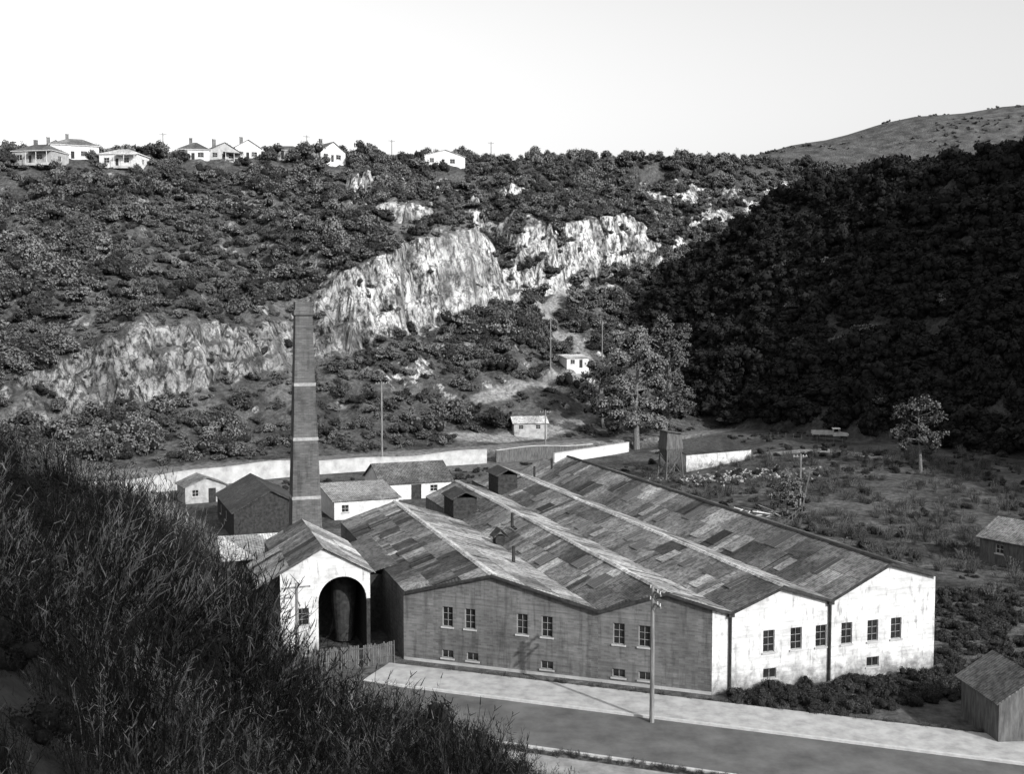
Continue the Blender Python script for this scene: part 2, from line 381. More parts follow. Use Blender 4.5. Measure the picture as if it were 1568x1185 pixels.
# roof: individually laid iron sheets
mb=MB()
for (s0,z0),(s1,z1) in zip(PR,PR[1:]):
    rise=z1>z0
    ub=ubk((s0+s1)/2); cuts=[s0]+([0.0] if s0<0<s1 else [])+[s1]
    cl=[]
    for a,b_ in zip(cuts,cuts[1:]):
        k=max(1,round((b_-a)/2.3)); cl+= [(a+(b_-a)*i/k,a+(b_-a)*(i+1)/k) for i in range(k)]
    zz=lambda s: z0+(z1-z0)*(s-s0)/(s1-s0)
    for ci,(a,b_) in enumerate(cl):
        u=-.4; last=None
        while u<ub+.3:
            st=R.choice((.78,.78,.78,.78,1.56)); v=min(u+st,ub+.3)
            fa,fb=uf(a)-.35,uf(b_)-.35
            ua,ub2=max(u,fa),max(u,fb); va,vb=max(v,fa),max(v,fb)
            if va-ua<.01 and vb-ub2<.01: u=v; continue
            dz=R.uniform(.0,.05); t1=R.uniform(-.02,.03)
            patch=fbm(np.array([(a+40)/4.]),np.array([(u+9)/4.]),7)[0]
            w=[1.5,4,8,5,1.2] if rise else [0,0,1,3,7]  # falling slopes get paler sheets, putting the sun's brightness into their colour
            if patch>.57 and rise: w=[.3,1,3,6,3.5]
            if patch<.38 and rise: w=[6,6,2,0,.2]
            if last is not None and R.random()<.45: mt=last
            else: mt=R.choices(M['sheets'],w)[0]
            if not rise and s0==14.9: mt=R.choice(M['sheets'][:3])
            last=mt
            if va-ua<.01: P=[fF(a,ua,zz(a)+.06+dz),fF(b_,vb,zz(b_)+.06+dz),fF(b_,ub2,zz(b_)+.06+dz)]
            elif vb-ub2<.01: P=[fF(a,ua,zz(a)+.06+dz),fF(a,va,zz(a)+.06+dz),fF(b_,vb,zz(b_)+.06+dz)]
            else: P=[fF(a,ua,zz(a)+.06+dz),fF(a,va,zz(a)+.06+dz+t1),fF(b_,vb,zz(b_)+.06+dz+t1),fF(b_,ub2,zz(b_)+.06+dz)]
            mb.poly(P,mt); u=v
    mb.poly([fF(s0,uf(s0)+.02,z0-.02),fF(s0,ub,z0-.02),fF(s1,ub,z1-.02),fF(s1,uf(s1)+.02,z1-.02)],M['dark'])
mb.make('roof_sheets',fac)
mb=MB()
for s,z in PR[1:-1:2]:
    ub=ubk(s); dk=M['dark'] if s>10 else M['paleroof']; u=uf(s)-.4
    while u<ub+.3:
        v=min(u+R.uniform(1.6,2.6),ub+.3); e=R.uniform(0,.04)
        mb.slab([fF(s-.2,u,z+.03+e),fF(s-.2,v,z+.03+e),fF(s,v,z+.17+e),fF(s,u,z+.17+e)],.03,dk)
        k=.95 if s>10 else .5
        mb.slab([fF(s+.005,u,z+.17+e),fF(s+.005,v,z+.17+e),fF(s+k,v,z+.15-k*.26+e),fF(s+k,u,z+.15-k*.26+e)],.03,dk); u=v
for (s0,z0),(s1,z1) in zip(PR,PR[1:]):
    for a,b_ in ([(s0,0.0),(0.0,s1)] if s0<0<s1 else [(s0,s1)]):
        za,zb_=z0+(z1-z0)*(a-s0)/(s1-s0),z0+(z1-z0)*(b_-s0)/(s1-s0)
        mb.slab([fF(a,uf(a)-.38,za+.07),fF(b_,uf(b_)-.38,zb_+.07),fF(b_,uf(b_)-.42,zb_-.14),fF(a,uf(a)-.42,za-.14)],.04,M['dark'])
for s in (1.4,9.74):
    z=prof(s); mb.tube([fF(s,-.14,z-.1),fF(s,-.14,.1)],[.1,.1],M['dark']); mb.box(fF,s-.22,s+.22,-.34,-.03,z-.35,z-.02,M['dark'])
mb.make('ridge_caps_and_downpipes',fac)
mb=MB()
def skyl(s0,z0,s1,z1,u,f0,f1,L,kind):
    pt=lambda f,uu,h: fF(s0+(s1-s0)*f,uu,z0+(z1-z0)*f+h)
    top={0:M['glass'],1:M['sheets'][0],2:M['dark'],3:M['sheets'][4]}[kind]
    mb.slab([pt(f0,u,.17),pt(f0,u+L,.17),pt(f1,u+L,.17),pt(f1,u,.17)],.06,top,M['skyf'])
    if kind==0:
        mb.slab([pt(f0,u+L/2-.025,.19),pt(f0,u+L/2+.025,.19),pt(f1,u+L/2+.025,.19),pt(f1,u+L/2-.025,.19)],.018,M['skyf'])
for (a,b_),us in {(0,1):(20,25,33,38),(2,3):(9,14,19,25,31,36,43,50),(4,5):(3,6.5,10,14,18,22,26,31,36,41,46,52,58),(6,7):(3,7,11,15,19,23,27,31,35,40,45,51,57,62)}.items():
    for u in us: 
        lo=R.choice((.1,.3,.42,.5)); skyl(*PR[a],*PR[b_],u+R.uniform(-1,1),lo,lo+R.uniform(.32,.45),R.uniform(.9,1.8),R.choice((0,0,0,1,2,3)))
mb.make('skylights',fac)
mb=MB()
def vent(s,u,w,l,h):
    z=prof(s)-.6
    mb.box(fF,s-w/2,s+w/2,u-l/2,u+l/2,z,z+h,M['dark'])
    for i in range(4): mb.box(fF,s-w/2-.05,s+w/2+.05,u-l/2-.05,u+l/2+.05,z+h*.45+i*h*.12,z+h*.45+i*h*.12+.05,M['dark'])
    mb.slab([fF(s-w/2-.3,u-l/2-.3,z+h-.05),fF(s-w/2-.3,u+l/2+.3,z+h-.05),fF(s,u+l/2+.3,z+h+.7),fF(s,u-l/2-.3,z+h+.7)],.08,M['darkroof'])
    mb.slab([fF(s+w/2+.3,u-l/2-.3,z+h-.05),fF(s+w/2+.3,u+l/2+.3,z+h-.05),fF(s+.01,u+l/2+.3,z+h+.7),fF(s+.01,u-l/2-.3,z+h+.7)],.08,M['darkroof'])
vent(-6.3,45.5,2.6,4,2.9); vent(2.2,57,2.4,4,2.8); vent(-6.7,30,.9,.9,1.6)
for s,u in ((-4.4,33),(-8.5,20),(9.4,66),(12,66.5)):
    z=prof(s); mb.tube([fF(s,u,z-.2),fF(s,u,z+1.5)],[.16,.14],M['dark'])
mb.make('roof_ventilators',fac)
# kiln house with arched front
kl=empty('kiln_house',(-18.4,86,0)); fK=frame((-18.4,86,0),-18)
mb=MB()
s_l,s_r,zs_=3.0,6.9,4.4; cx=(s_l+s_r)/2; rad=(s_r-s_l)/2
W_=7.2; pts_top=lambda s: 6.9+ (8.7-6.9)*(s/3.4) if s<3.4 else 8.7-(8.7-6.7)*((s-3.4)/(W_-3.4))
wh=[(1.15,2.25,2.6,4.0)]
wall(mb,fK,s_l,-.3,6.0,[(0,6.9),(s_l,pts_top(s_l))],wh,M['white'])
N=16
for i in range(N):
    a0=math.pi-math.pi*i/N; a1=math.pi-math.pi*(i+1)/N
    x0,x1=cx+rad*math.cos(a0),cx+rad*math.cos(a1); z0_,z1_=zs_+rad*math.sin(a0),zs_+rad*math.sin(a1)
    mb.poly([fK(x0,0,z0_),fK(x1,0,z1_),fK(x1,0,pts_top(x1)),fK(x0,0,pts_top(x0))],M['white'])
    mb.poly([fK(x0,0,z0_),fK(x1,0,z1_),fK(x1,.5,z1_),fK(x0,.5,z0_)],M['white'])
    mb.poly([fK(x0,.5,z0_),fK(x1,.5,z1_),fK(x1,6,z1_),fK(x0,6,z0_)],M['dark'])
mb.poly([fK(s_l,0,-.3),fK(s_l,6,-.3),fK(s_l,6,zs_),fK(s_l,0,zs_)],M['brick'])
mb.box(fK,s_r,W_,0,6,-.3,zs_,M['dark']); mb.poly([fK(s_r,0,zs_),fK(W_,0,zs_),fK(W_,0,pts_top(W_)),fK(s_r,0,pts_top(s_r))],M['white'])  # arch lining, right pier and back wall coloured dark
mb.poly([fK(0,0,-.3),fK(0,13,-.3),fK(0,13,6.9),fK(0,0,6.9)],M['brick'])
mb.poly([fK(W_,0,4.4),fK(W_,13,4.4),fK(W_,13,6.7),fK(W_,0,6.7)],M['brick'])
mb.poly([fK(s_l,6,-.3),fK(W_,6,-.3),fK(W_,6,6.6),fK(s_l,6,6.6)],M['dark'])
mb.poly([fK(0,13,-.3),fK(W_,13,-.3),fK(W_,13,6.7),fK(3.4,13,8.7),fK(0,13,6.9)],M['brick'])
mb.make('walls',kl); mb=MB(); window(mb,fK,wh[0],2,3); mb.make('window',kl)
mb=MB()
def sheetroof(mb,fr,a,za,b_,zb_,u0,u1,w,step=1.0):
    k=2; 
    for j in range(k):
        x0=a+(b_-a)*j/k; x1=a+(b_-a)*(j+1)/k; z0_=za+(zb_-za)*j/k; z1_=za+(zb_-za)*(j+1)/k; u=u0
        while u<u1-.05:
            v=min(u+R.choice((step,step*1.8)),u1); dz=R.uniform(0,.04)
            mb.slab([fr(x0,u,z0_+dz),fr(x0,v,z0_+dz),fr(x1,v,z1_+dz),fr(x1,u,z1_+dz)],.03,R.choices(M['sheets']+[M['paleroof']],w)[0]); u=v
sheetroof(mb,fK,-1.9,5.9,3.4,8.82,-.4,9,[2,2,3,4,3,0],.7); sheetroof(mb,fK,3.41,8.82,W_+.4,6.55,-.4,13.2,[0,0,1,3,4,4])
sheetroof(mb,fK,0,6.98,3.4,8.82,9,13.2,[3,2,1,0,0,0])
mb.make('roof',kl)
mb=MB(); mb.tube([fK(5.6,3.4,3.5),fK(5.6,3.4,5.7)],[1.05,1.05],M['dark'],20); mb.tube([fK(5.6,3.4,.2),fK(5.6,3.4,3.5)],[.7,1.05],M['dark'],20); mb.make('hopper',kl)
mb=MB(); fL=frame(fK(W_,3.5,0),-18)
mb.box(fL,0.02,6.6,2.0,2.3,-.3,5.0,M['dark']); mb.slab([fL(-.2,1.5,5.1),fL(-.2,14,5.1),fL(3.3,14,6.0),fL(3.3,1.5,6.0)],.08,M['sheets'][1]); mb.slab([fL(6.7,1.5,5.1),fL(6.7,14,5.1),fL(3.31,14,6.0),fL(3.31,1.5,6.0)],.08,M['sheets'][2])
mb.make('link_shed',org=fL(0,0,0))

# chimney
cp=Vector((-19.2,101,0)); fC=frame(cp,-18); mb=MB()
def sq(z,hw): return [fC(-hw,-hw,z),fC(hw,-hw,z),fC(hw,hw,z),fC(-hw,hw,z)]
def lev(z0,h0,z1,h1,mt):
    a,b_=sq(z0,h0),sq(z1,h1)
    for i in range(4): mb.poly([a[i],a[(i+1)%4],b_[(i+1)%4],b_[i]],mt)
def hwz(z): return 1.36-(z-8)*.031
lev(-.3,2.3,6.4,2.2,M['chim']); lev(6.4,2.2,8,1.36,M['chim'])
zs=[8,10.6,10.9,16.0,16.3,21.0,21.3,27.4]
for i,(a,b_) in enumerate(zip(zs,zs[1:])):
    e=.035 if i%2 else 0
    lev(a,hwz(a)+e,b_,hwz(b_)+e,M['band'] if i%2 else M['chim'])
lev(27.4,hwz(27.4),27.5,.9,M['chim']); lev(27.5,.9,27.9,.92,M['chim']); lev(27.9,.92,28.0,.78,M['chim']); lev(28.0,.78,28.7,.76,M['chim'])
mb.poly(sq(28.5,.52),M['dark']); 
a,b_=sq(28.7,.76),sq(28.7,.52)
for i in range(4): mb.poly([a[i],a[(i+1)%4],b_[(i+1)%4],b_[i]],M['chim'])
mb.make('brick_chimney_stack',org=cp)

# ---------------------------------------------------------------- generic buildings
def building(name,O,az,w,l,h,rise,wallm,roofm,kind='gable',wins=(),side=(),chim=0,over=.35,door=None,ridge='u',verandah=False):
    O=Vector(O); e=empty(name,O); fr=frame(O,az); mb=MB(); wb=MB()
    holes=list(wins); 
    if door: holes.append(door)
    top=[(0,h),(w/2,h+rise),(w,h)] if kind=='gable' and ridge=='u' else ([(0,h),(w,h)])
    wall(mb,fr,w,-1.5,h-.001,top,holes,wallm)
    for q in wins: window(wb,fr,q,2,2,True,M['paint'])
    if door: wb.poly([fr(door[0],.17,door[2]),fr(door[1],.17,door[2]),fr(door[1],.17,door[3]),fr(door[0],.17,door[3])],M['dark'])
    fl=frame(fr(0,l,0),az+90); frr=frame(fr(w,0,0),az-90)
    tops=[(0,h),(l/2,h+rise),(l,h)] if kind=='gable' and ridge=='s' else [(0,h),(l,h)]
    if kind=='mono': tops=None
    for i_,f2 in enumerate((fl,frr)):
        tp_=tops if tops else ([(0,h+rise-.1),(l,h)] if i_==0 else [(0,h),(l,h+rise-.1)])
        wall(mb,f2,l,-1.5,h-.001,tp_,list(side),wallm)
        for q in side: window(wb,f2,q,2,2,True,M['paint'])
    fb=frame(fr(w,l,0),az+180); wall(mb,fb,w,-1.5,h-.001,top if kind!='mono' else [(0,h+rise-.1),(w,h+rise-.1)],[],wallm)
    mb.make('walls',e); 
    if wb.v: wb.make('windows',e)
    mb=MB(); o=over; k=rise/(w/2)
    if kind=='gable' and ridge=='u':
        mb.slab([fr(-o,-o,h-o*k+.05),fr(-o,l+o,h-o*k+.05),fr(w/2,l+o,h+rise+.05),fr(w/2,-o,h+rise+.05)],.1,roofm)
        mb.slab([fr(w+o,-o,h-o*k+.05),fr(w+o,l+o,h-o*k+.05),fr(w/2+.003,l+o,h+rise+.05),fr(w/2+.003,-o,h+rise+.05)],.1,roofm)
    elif kind=='gable':
        k=rise/(l/2)
        mb.slab([fr(-o,-o,h-o*k+.05),fr(w+o,-o,h-o*k+.05),fr(w+o,l/2,h+rise+.05),fr(-o,l/2,h+rise+.05)],.1,roofm)
        mb.slab([fr(-o,l+o,h-o*k+.05),fr(w+o,l+o,h-o*k+.05),fr(w+o,l/2+.003,h+rise+.05),fr(-o,l/2+.003,h+rise+.05)],.1,roofm)
    elif kind=='hip':
        i=min(w,l)/2; A,B,Cc,D=fr(-o,-o,h),fr(w+o,-o,h),fr(w+o,l+o,h),fr(-o,l+o,h)
        if w>=l: p,q=fr(i,l/2,h+rise),fr(w-i,l/2,h+rise); fs=[(A,B,q,p),(B,Cc,q),(Cc,D,p,q),(D,A,p)]
        else: p,q=fr(w/2,i,h+rise),fr(w/2,l-i,h+rise); fs=[(A,B,p),(B,Cc,q,p),(Cc,D,q),(D,A,p,q)]
        for f_ in fs: mb.poly(f_,roofm)
        mb.box(fr,-o,w+o,-o,l+o,h-.16,h-.01,M['paint'])
    elif kind=='mono':
        mb.slab([fr(-o,-o,h+.05),fr(w+o,-o,h+.05),fr(w+o,l+o,h+rise),fr(-o,l+o,h+rise)],.1,roofm)
    mb.make('roof',e)
    if chim:
        mb=MB(); x=w*.3
        mb.box(fr,x,x+.9,l*.55,l*.55+.7,h,h+rise+1.3,M['brick']); mb.box(fr,x-.08,x+.98,l*.55-.08,l*.55+.78,h+rise+1.302,h+rise+1.45,M['conc']); mb.make('chimney',e)
    if verandah:
        mb=MB(); mb.slab([fr(w*.45,-2,h-.6),fr(w,-2,h-.6),fr(w,-.02,h-.2),fr(w*.45,-.02,h-.2)],.08,roofm)
        for x in (w*.46,w*.72,w-.1): mb.box(fr,x-.06,x+.06,-1.95,-1.83,-.8,h-.65,M['paint'])
        mb.box(fr,w*.45,w,-2,-.02,-.9,-.2,M['conc']); mb.make('verandah',e)
    return e
clear=[]
def on_ridge(px,q):
    k,_=ray(px,240); Y=(q+183.7)/(.86-.51*k); return k*Y,Y
P_,Cr=M['paint'],M['cream']
HS=[(52,143,12,8,3.4,2.2,'hip',M['tile'],12,1,Cr),(112,151,13,9,3.9,2.4,'hip',M['sheets'][2],-20,1,P_),(182,138,11,8,3.4,1.8,'hip',M['paleroof'],5,0,P_),(84,158,9,8,3.4,2.6,'gable',M['tile'],-30,1,Cr),
    (296,149,9,8,3.2,2.6,'hip',M['tile'],-10,1,P_),(345,146,10,8,3.0,2.6,'gable',M['tile'],-35,1,Cr),(380,153,8,8,3.6,2.4,'gable',M['sheets'][3],-25,1,P_),
    (435,148,12,8,2.8,1.8,'hip',M['tile'],0,0,Cr),(513,143,9,9,3.2,3.0,'gable',M['sheets'][1],-40,1,P_),(683,139,14,8,3.2,2.0,'gable',M['paleroof'],-22,0,P_)]
for i,(px,q,w,l,h,rs,kd,rm,az,ch_,wm) in enumerate(HS):
    x,y=on_ridge(px,q)
    x-=w/2; z=max(tz(x,y),tz(x+w,y),tz(x+w/2,y))+.3
    wi=[(w*.12,w*.12+1.6,.9,2.3),(w*.62,w*.62+1.8,.9,2.3)]
    building('weatherboard_house',(x,y,z),az,w,l,h,rs,wm,rm,kd,wi,[(l*.4,l*.4+1.4,.9,2.2)],ch_,door=(w*.42,w*.42+.95,0,2.1),verandah=(i in (0,2,5)))
    clear.append((x+w/2,y+3,6.5)); clear.append((x+w/2+2,y-7,4.5)); 
p=ground_at(868,566); building('hillside_hut',(p.x,p.y,p.z+.3),-25,6,4,2.4,.8,M['paint'],M['paleroof'],'mono',[(1,2.2,1,2)],[],0,door=(3.4,4.3,0,2)); clear.append((p.x+2,p.y-3,6))
p=ground_at(787,668); building('garden_shed',(p.x,p.y,p.z+.3),-10,7,4.5,2.4,1.1,M['cream'],M['paleroof'],'gable',[(1,2,1,1.9),(4.6,5.6,1,1.9)],[],0,ridge='s'); clear.append((p.x+3,p.y-3,6))
building('works_shed',(-19.5,163,0),-22,11,10,2.6,2.4,M['paint'],M['sheets'][1],'gable',[(7.6,8.8,1,2)],[(3,4,1,2)],0,door=(4.6,6.2,0,2.2),ridge='s')
building('works_shed',(-34,133,0),-22,9,16,3.6,2.4,M['dark'],M['darkroof'],'gable',[],[(3,4,1.4,2.6),(8,9,1.4,2.6)],0)
building('lean_to_shed',(-27.5,104,0),-18,6.5,7,4.0,1.0,M['dark'],M['paleroof'],'mono',[],[],0,door=(2,4,0,2.4))
building('works_shed',(-24,147,0),-22,9,9,2.6,1.2,M['paint'],M['sheets'][3],'mono',[(1,2,1,2)],[],0)
building('store_shed',(4,157,0),-18,7,8,4.2,1.8,M['timber'],M['sheets'][2],'gable',[],[],0)
building('gate_shed',(-48,160,0),-30,6,5,2.6,1.2,M['cream'],M['sheets'][2],'gable',[(1,2,1,2)],[],0,door=(3.4,4.5,0,2.1))
building('limewashed_shed',(30.5,191,.6),-32,15.5,7,3.0,1.6,M['white'],M['darkroof'],'mono',[],[],0)
mb=MB(); ht=Vector((27,186,.3)); fh=frame(ht,-20)
for sx in (-1.3,1.3):
    for sy in (-1.3,1.3): mb.tube([fh(sx*1.25,sy*1.25,-.5),fh(sx,sy,4.5)],[.13,.1],M['timber'])
for sy in (-1.32,1.32):
    mb.tube([fh(-1.6,sy*1.2,.3),fh(1.4,sy,4)],[.06,.06],M['timber']); mb.tube([fh(1.6,sy*1.2,.3),fh(-1.4,sy,4)],[.06,.06],M['timber'])
a=[fh(-.6,-.6,2.6),fh(.6,-.6,2.6),fh(.6,.6,2.6),fh(-.6,.6,2.6)]; b_=[fh(-1.6,-1.6,5),fh(1.6,-1.6,5),fh(1.6,1.6,5),fh(-1.6,1.6,5)]; c_=[fh(-1.3,-1.3,8.0),fh(1.3,-1.3,7.6),fh(1.3,1.3,7.6),fh(-1.3,1.3,8.0)]
for i in range(4): mb.poly([a[i],a[(i+1)%4],b_[(i+1)%4],b_[i]],M['timber']); mb.poly([b_[i],b_[(i+1)%4],c_[(i+1)%4],c_[i]],M['timber'])
mb.slab([fh(-1.7,-1.7,8.1),fh(1.7,-1.7,7.6),fh(1.7,1.7,7.6),fh(-1.7,1.7,8.1)],.1,M['timber'])
mb.make('timber_hopper',org=ht)
building('corrugated_shed',(31.0,68.5,0),-4,4.6,5,2.9,1.5,M['timber'],M['tile'],'gable',[],[],0,ridge='u')
building('corrugated_shed',(56.5,115,.3),-30,7,8,2.6,1.8,M['timber'],M['sheets'][2],'gable',[(1,2,1,2)],[(2,3,1,2)],0)
clear.append((59,119,8))

# ---------------------------------------------------------------- roads, walls
def strip(name,off0,off1,t0,t1,z,mat,th=None,n=40):
    mb=MB(); out=-nin
    def pt(t,o):
        p=Vector(C)+bv*t+out*o; return Vector((p.x,p.y,z))
    for i in range(n):
        a=t0+(t1-t0)*i/n; b_=t0+(t1-t0)*(i+1)/n
        if th: 
            P=[pt(a,off0),pt(b_,off0),pt(b_,off1),pt(a,off1)]; mb.slab(P,th,mat)
        else: mb.poly([pt(a,off0),pt(b_,off0),pt(b_,off1),pt(a,off1)],mat)
    return mb.make(name,org=pt((t0+t1)/2,(off0+off1)/2))
strip('footpath',1.6,5.9,-45,25,.14,M['path'],.3)
strip('kerb',5.91,6.15,-45,25,.16,M['kerb'],.3)
strip('road',6.16,13.6,-55,25,.012,M['asph'])
strip('kerb',13.61,13.85,-45,25,.13,M['kerb'],.3)
strip('gravel_lane',14.6,20,-16,22,.02,M['gravel'])
def qr(q,r):
    return Vector((-60-.51*q+.86*r,178+.86*q+.51*r,0))
def curved_wall(name,f,ra,rb_,h,mat,cap,st=2.0):
    mb=MB(); rs=np.arange(ra,rb_,st); top=lambda r:h+.35*math.sin(r*.11)+.15*math.sin(r*.37)
    for a,b_ in zip(rs,rs[1:]):
        p,q_=qr(f(a),a),qr(f(b_),b_); d=(q_-p).normalized(); n_=Vector((-d.y,d.x,0)); h0,h1=top(a),top(b_); Z=Vector((0,0,1))
        A=[p-n_*.15,q_-n_*.15,q_+n_*.15,p+n_*.15]; hh=[h0,h1,h1,h0]
        for i in range(4):
            j=(i+1)%4; mb.poly([A[i]-Z*.4,A[j]-Z*.4,A[j]+Z*hh[j],A[i]+Z*hh[i]],mat)
        mb.slab([p-n_*.22+Z*(h0+.14),q_-n_*.22+Z*(h1+.14),q_+n_*.22+Z*(h1+.14),p+n_*.22+Z*(h0+.14)],.137,cap)
    mb.make(name,org=qr(f(ra),ra))
fq=lambda r: -3.0-5.0*math.exp(-((r+2)/16)**2)+1.2*math.sin(r*.06)
curved_wall('boundary_wall',fq,-40,64,2.5,M['conc'],M['conc'])
curved_wall('boundary_wall',fq,64,88,2.2,M['timber'],M['conc'])  # dark timber colour paints in the shadow on this stretch of wall
p,q_=Vector((8,205,0)),Vector((24,224,0)); d=(q_-p).normalized(); n_=Vector((-d.y,d.x,0))
fr=lambda s,dd,z: p+d*s+n_*dd+Vector((0,0,z)); mb=MB()
mb.box(fr,0,(q_-p).length,0,.3,-.4,2.0,M['paint']); mb.box(fr,-.05,(q_-p).length+.05,-.05,.35,2.002,2.12,M['conc']); mb.make('limewashed_wall',org=p)
def fence(name,P,h=1.4,palings=True,mat=None):
    mb=MB(); mat=mat or M['timber']
    for a,b_ in zip(P,P[1:]):
        a=Vector(a); b_=Vector(b_); L=(b_-a).length; d=(b_-a).normalized(); n=Vector((-d.y,d.x,0)); k=int(L/2.2)+1
        for i in range(k+1):
            p=a+d*(L*i/k); z=tz(p.x,p.y); mb.tube([(p.x,p.y,z-.2),(p.x+R.uniform(-.04,.04),p.y,z+h+.1)],[.07,.06],mat,5)
        for i in range(k):
            p=a+d*(L*i/k); q=a+d*(L*(i+1)/k)
            for hh in (h*.35,h*.85):
                mb.tube([(p.x,p.y,tz(p.x,p.y)+hh),(q.x,q.y,tz(q.x,q.y)+hh)],[.04,.04],mat,4)
        if palings:
            s=0
            while s<L:
                p=a+d*s-n*.08; z=tz(p.x,p.y); hh=h+R.uniform(-.12,.08); w=d*.11
                if R.random()>.06: mb.poly([(p.x,p.y,z),(p.x+w.x,p.y+w.y,z),(p.x+w.x,p.y+w.y,z+hh),(p.x,p.y,z+hh)],mat)
                s+=.15
    return mb.make(name,org=P[0])
fence('paling_fence',[(-9.3,85.2,0),(-19,80.5,0)],1.7)
a1=ground_at(1180,672); a2=ground_at(1330,690); a3=ground_at(1500,712)
fence('post_and_rail_fence',[a1,a2,a3],1.3,False)
fence('post_and_rail_fence',[(24,118,0),(40,150,0),(48,176,0)],1.2,False)
def pole(base,h,arms=1,ang=0,lean=0.0,r=1.0):
    mb=MB(); b_=Vector(base); t=b_+Vector((lean,0,h)); mb.tube([b_-Vector((0,0,.5)),(b_+t)/2,t],[.17*r,.14*r,.11*r],M['pole'],8)
    c,s=math.cos(ang),math.sin(ang)
    for k in range(arms):
        z=h-.4-.8*k; 
        fr=lambda x,y,zz: b_+Vector((lean*z/h+x*c-y*s,x*s+y*c,z+zz))
        mb.box(fr,-1.1,1.1,.12,.24,-.06,.06,M['pole'])
        for x in (-.95,-.45,.45,.95): mb.tube([fr(x,.18,.05),fr(x,.18,.25)],[.045,.035],M['paint'],6)
        mb.tube([fr(-.6,.15,0),fr(0,.1,-.6)],[.025,.025],M['pole'],4); mb.tube([fr(.6,.15,0),fr(0,.1,-.6)],[.025,.025],M['pole'],4)
    return mb.make('utility_pole',org=b_)
pole((9.4,72.3,0),9.3,2,math.radians(-78),.0,1.0)
pole(ground_at(585,700),14,1,.3,0,1.2); pole(ground_at(843,566),12,1,-.3)
pole((-16.6,83.5,0),6.8,1,.4)
pole(ground_at(922,560),11,1,.2); pole(ground_at(1225,775),7.5,1,.2); pole(ground_at(835,690),8,1,0)
for px in (250,470,600,752): 
    x,y=on_ridge(px,146); pole((x,y,tz(x,y)),8,1,.4)
tp=ground_at(1268,674); ft=frame((tp.x-3.6,tp.y-1,tp.z+.25),8); mb=MB(); D=M['cream']; T=M['timber']; K=M['dark']
mb.box(ft,0,4.0,-1.0,1.0,.95,1.1,T)
for k in range(3): mb.box(ft,0,4.0,-1.0,-.94,1.15+k*.25,1.32+k*.25,D); mb.box(ft,0,4.0,.94,1.0,1.15+k*.25,1.32+k*.25,D)
for x in (0,1.3,2.6,3.9): mb.box(ft,x,x+.08,-1.05,-1.003,.95,1.95,D)
mb.box(ft,4.1,5.4,-.95,.95,.8,1.5,D)
for x in (4.1,5.3): 
    for y in (-.95,.87): mb.box(ft,x,x+.08,y,y+.08,1.5,2.25,D)
mb.slab([ft(4.0,-1.0,2.33),ft(5.5,-1.0,2.33),ft(5.5,1.0,2.33),ft(4.0,1.0,2.33)],.08,M['paint'])
mb.poly([ft(4.1,-.93,1.5),ft(4.1,.93,1.5),ft(4.1,.93,2.25),ft(4.1,-.93,2.25)],D)
mb.slab([ft(5.4,-.6,1.55),ft(6.9,-.5,1.4),ft(6.9,.5,1.4),ft(5.4,.6,1.55)],.6,D)
mb.box(ft,5.5,7.0,-.95,-.6,.85,.95,D); mb.box(ft,5.5,7.0,.6,.95,.85,.95,D)
for x in (.9,6.3):
    for y in (-.95,.8): mb.tube([ft(x,y,.45),ft(x,y+.18,.45)],[.45,.45],K,14); 
for y in (-.5,.5): mb.tube([ft(6.95,y,1.15),ft(7.08,y,1.15)],[.13,.13],M['paint'],8)
mb.make('old_lorry',org=tp); clear.append((tp.x,tp.y-3,8))
mb=MB()
for i in range(60):
    x,y=33+R.gauss(0,2.6),149+R.gauss(0,2.2); L=R.uniform(1.5,4.5); a=R.uniform(0,math.pi); z=R.uniform(.1,1.3)
    d=Vector((math.cos(a),math.sin(a),R.uniform(-.2,.3)))*L/2; mb.tube([Vector((x,y,z))-d,Vector((x,y,z))+d],[.07,.07],M['timber'] if i%3 else M['paint'],4)
mb.make('scrap_timber_pile',org=(33,149,0))
mb=MB(); o0=ground_at(1130,730)
for i in range(420):
    x,y=o0.x+R.gauss(0,6),o0.y+R.gauss(0,3); z=tz(x,y); r=R.uniform(.12,.35)
    P=[Vector((x+R.uniform(-r,r),y+R.uniform(-r,r),z+R.uniform(-.1,r*1.3))) for _ in range(5)]
    for q in ((0,1,2),(0,2,3),(0,3,4),(1,2,4),(1,3,4)): mb.poly([P[k] for k in q],M['conc'])
mb.make('rubble_heap',org=o0)

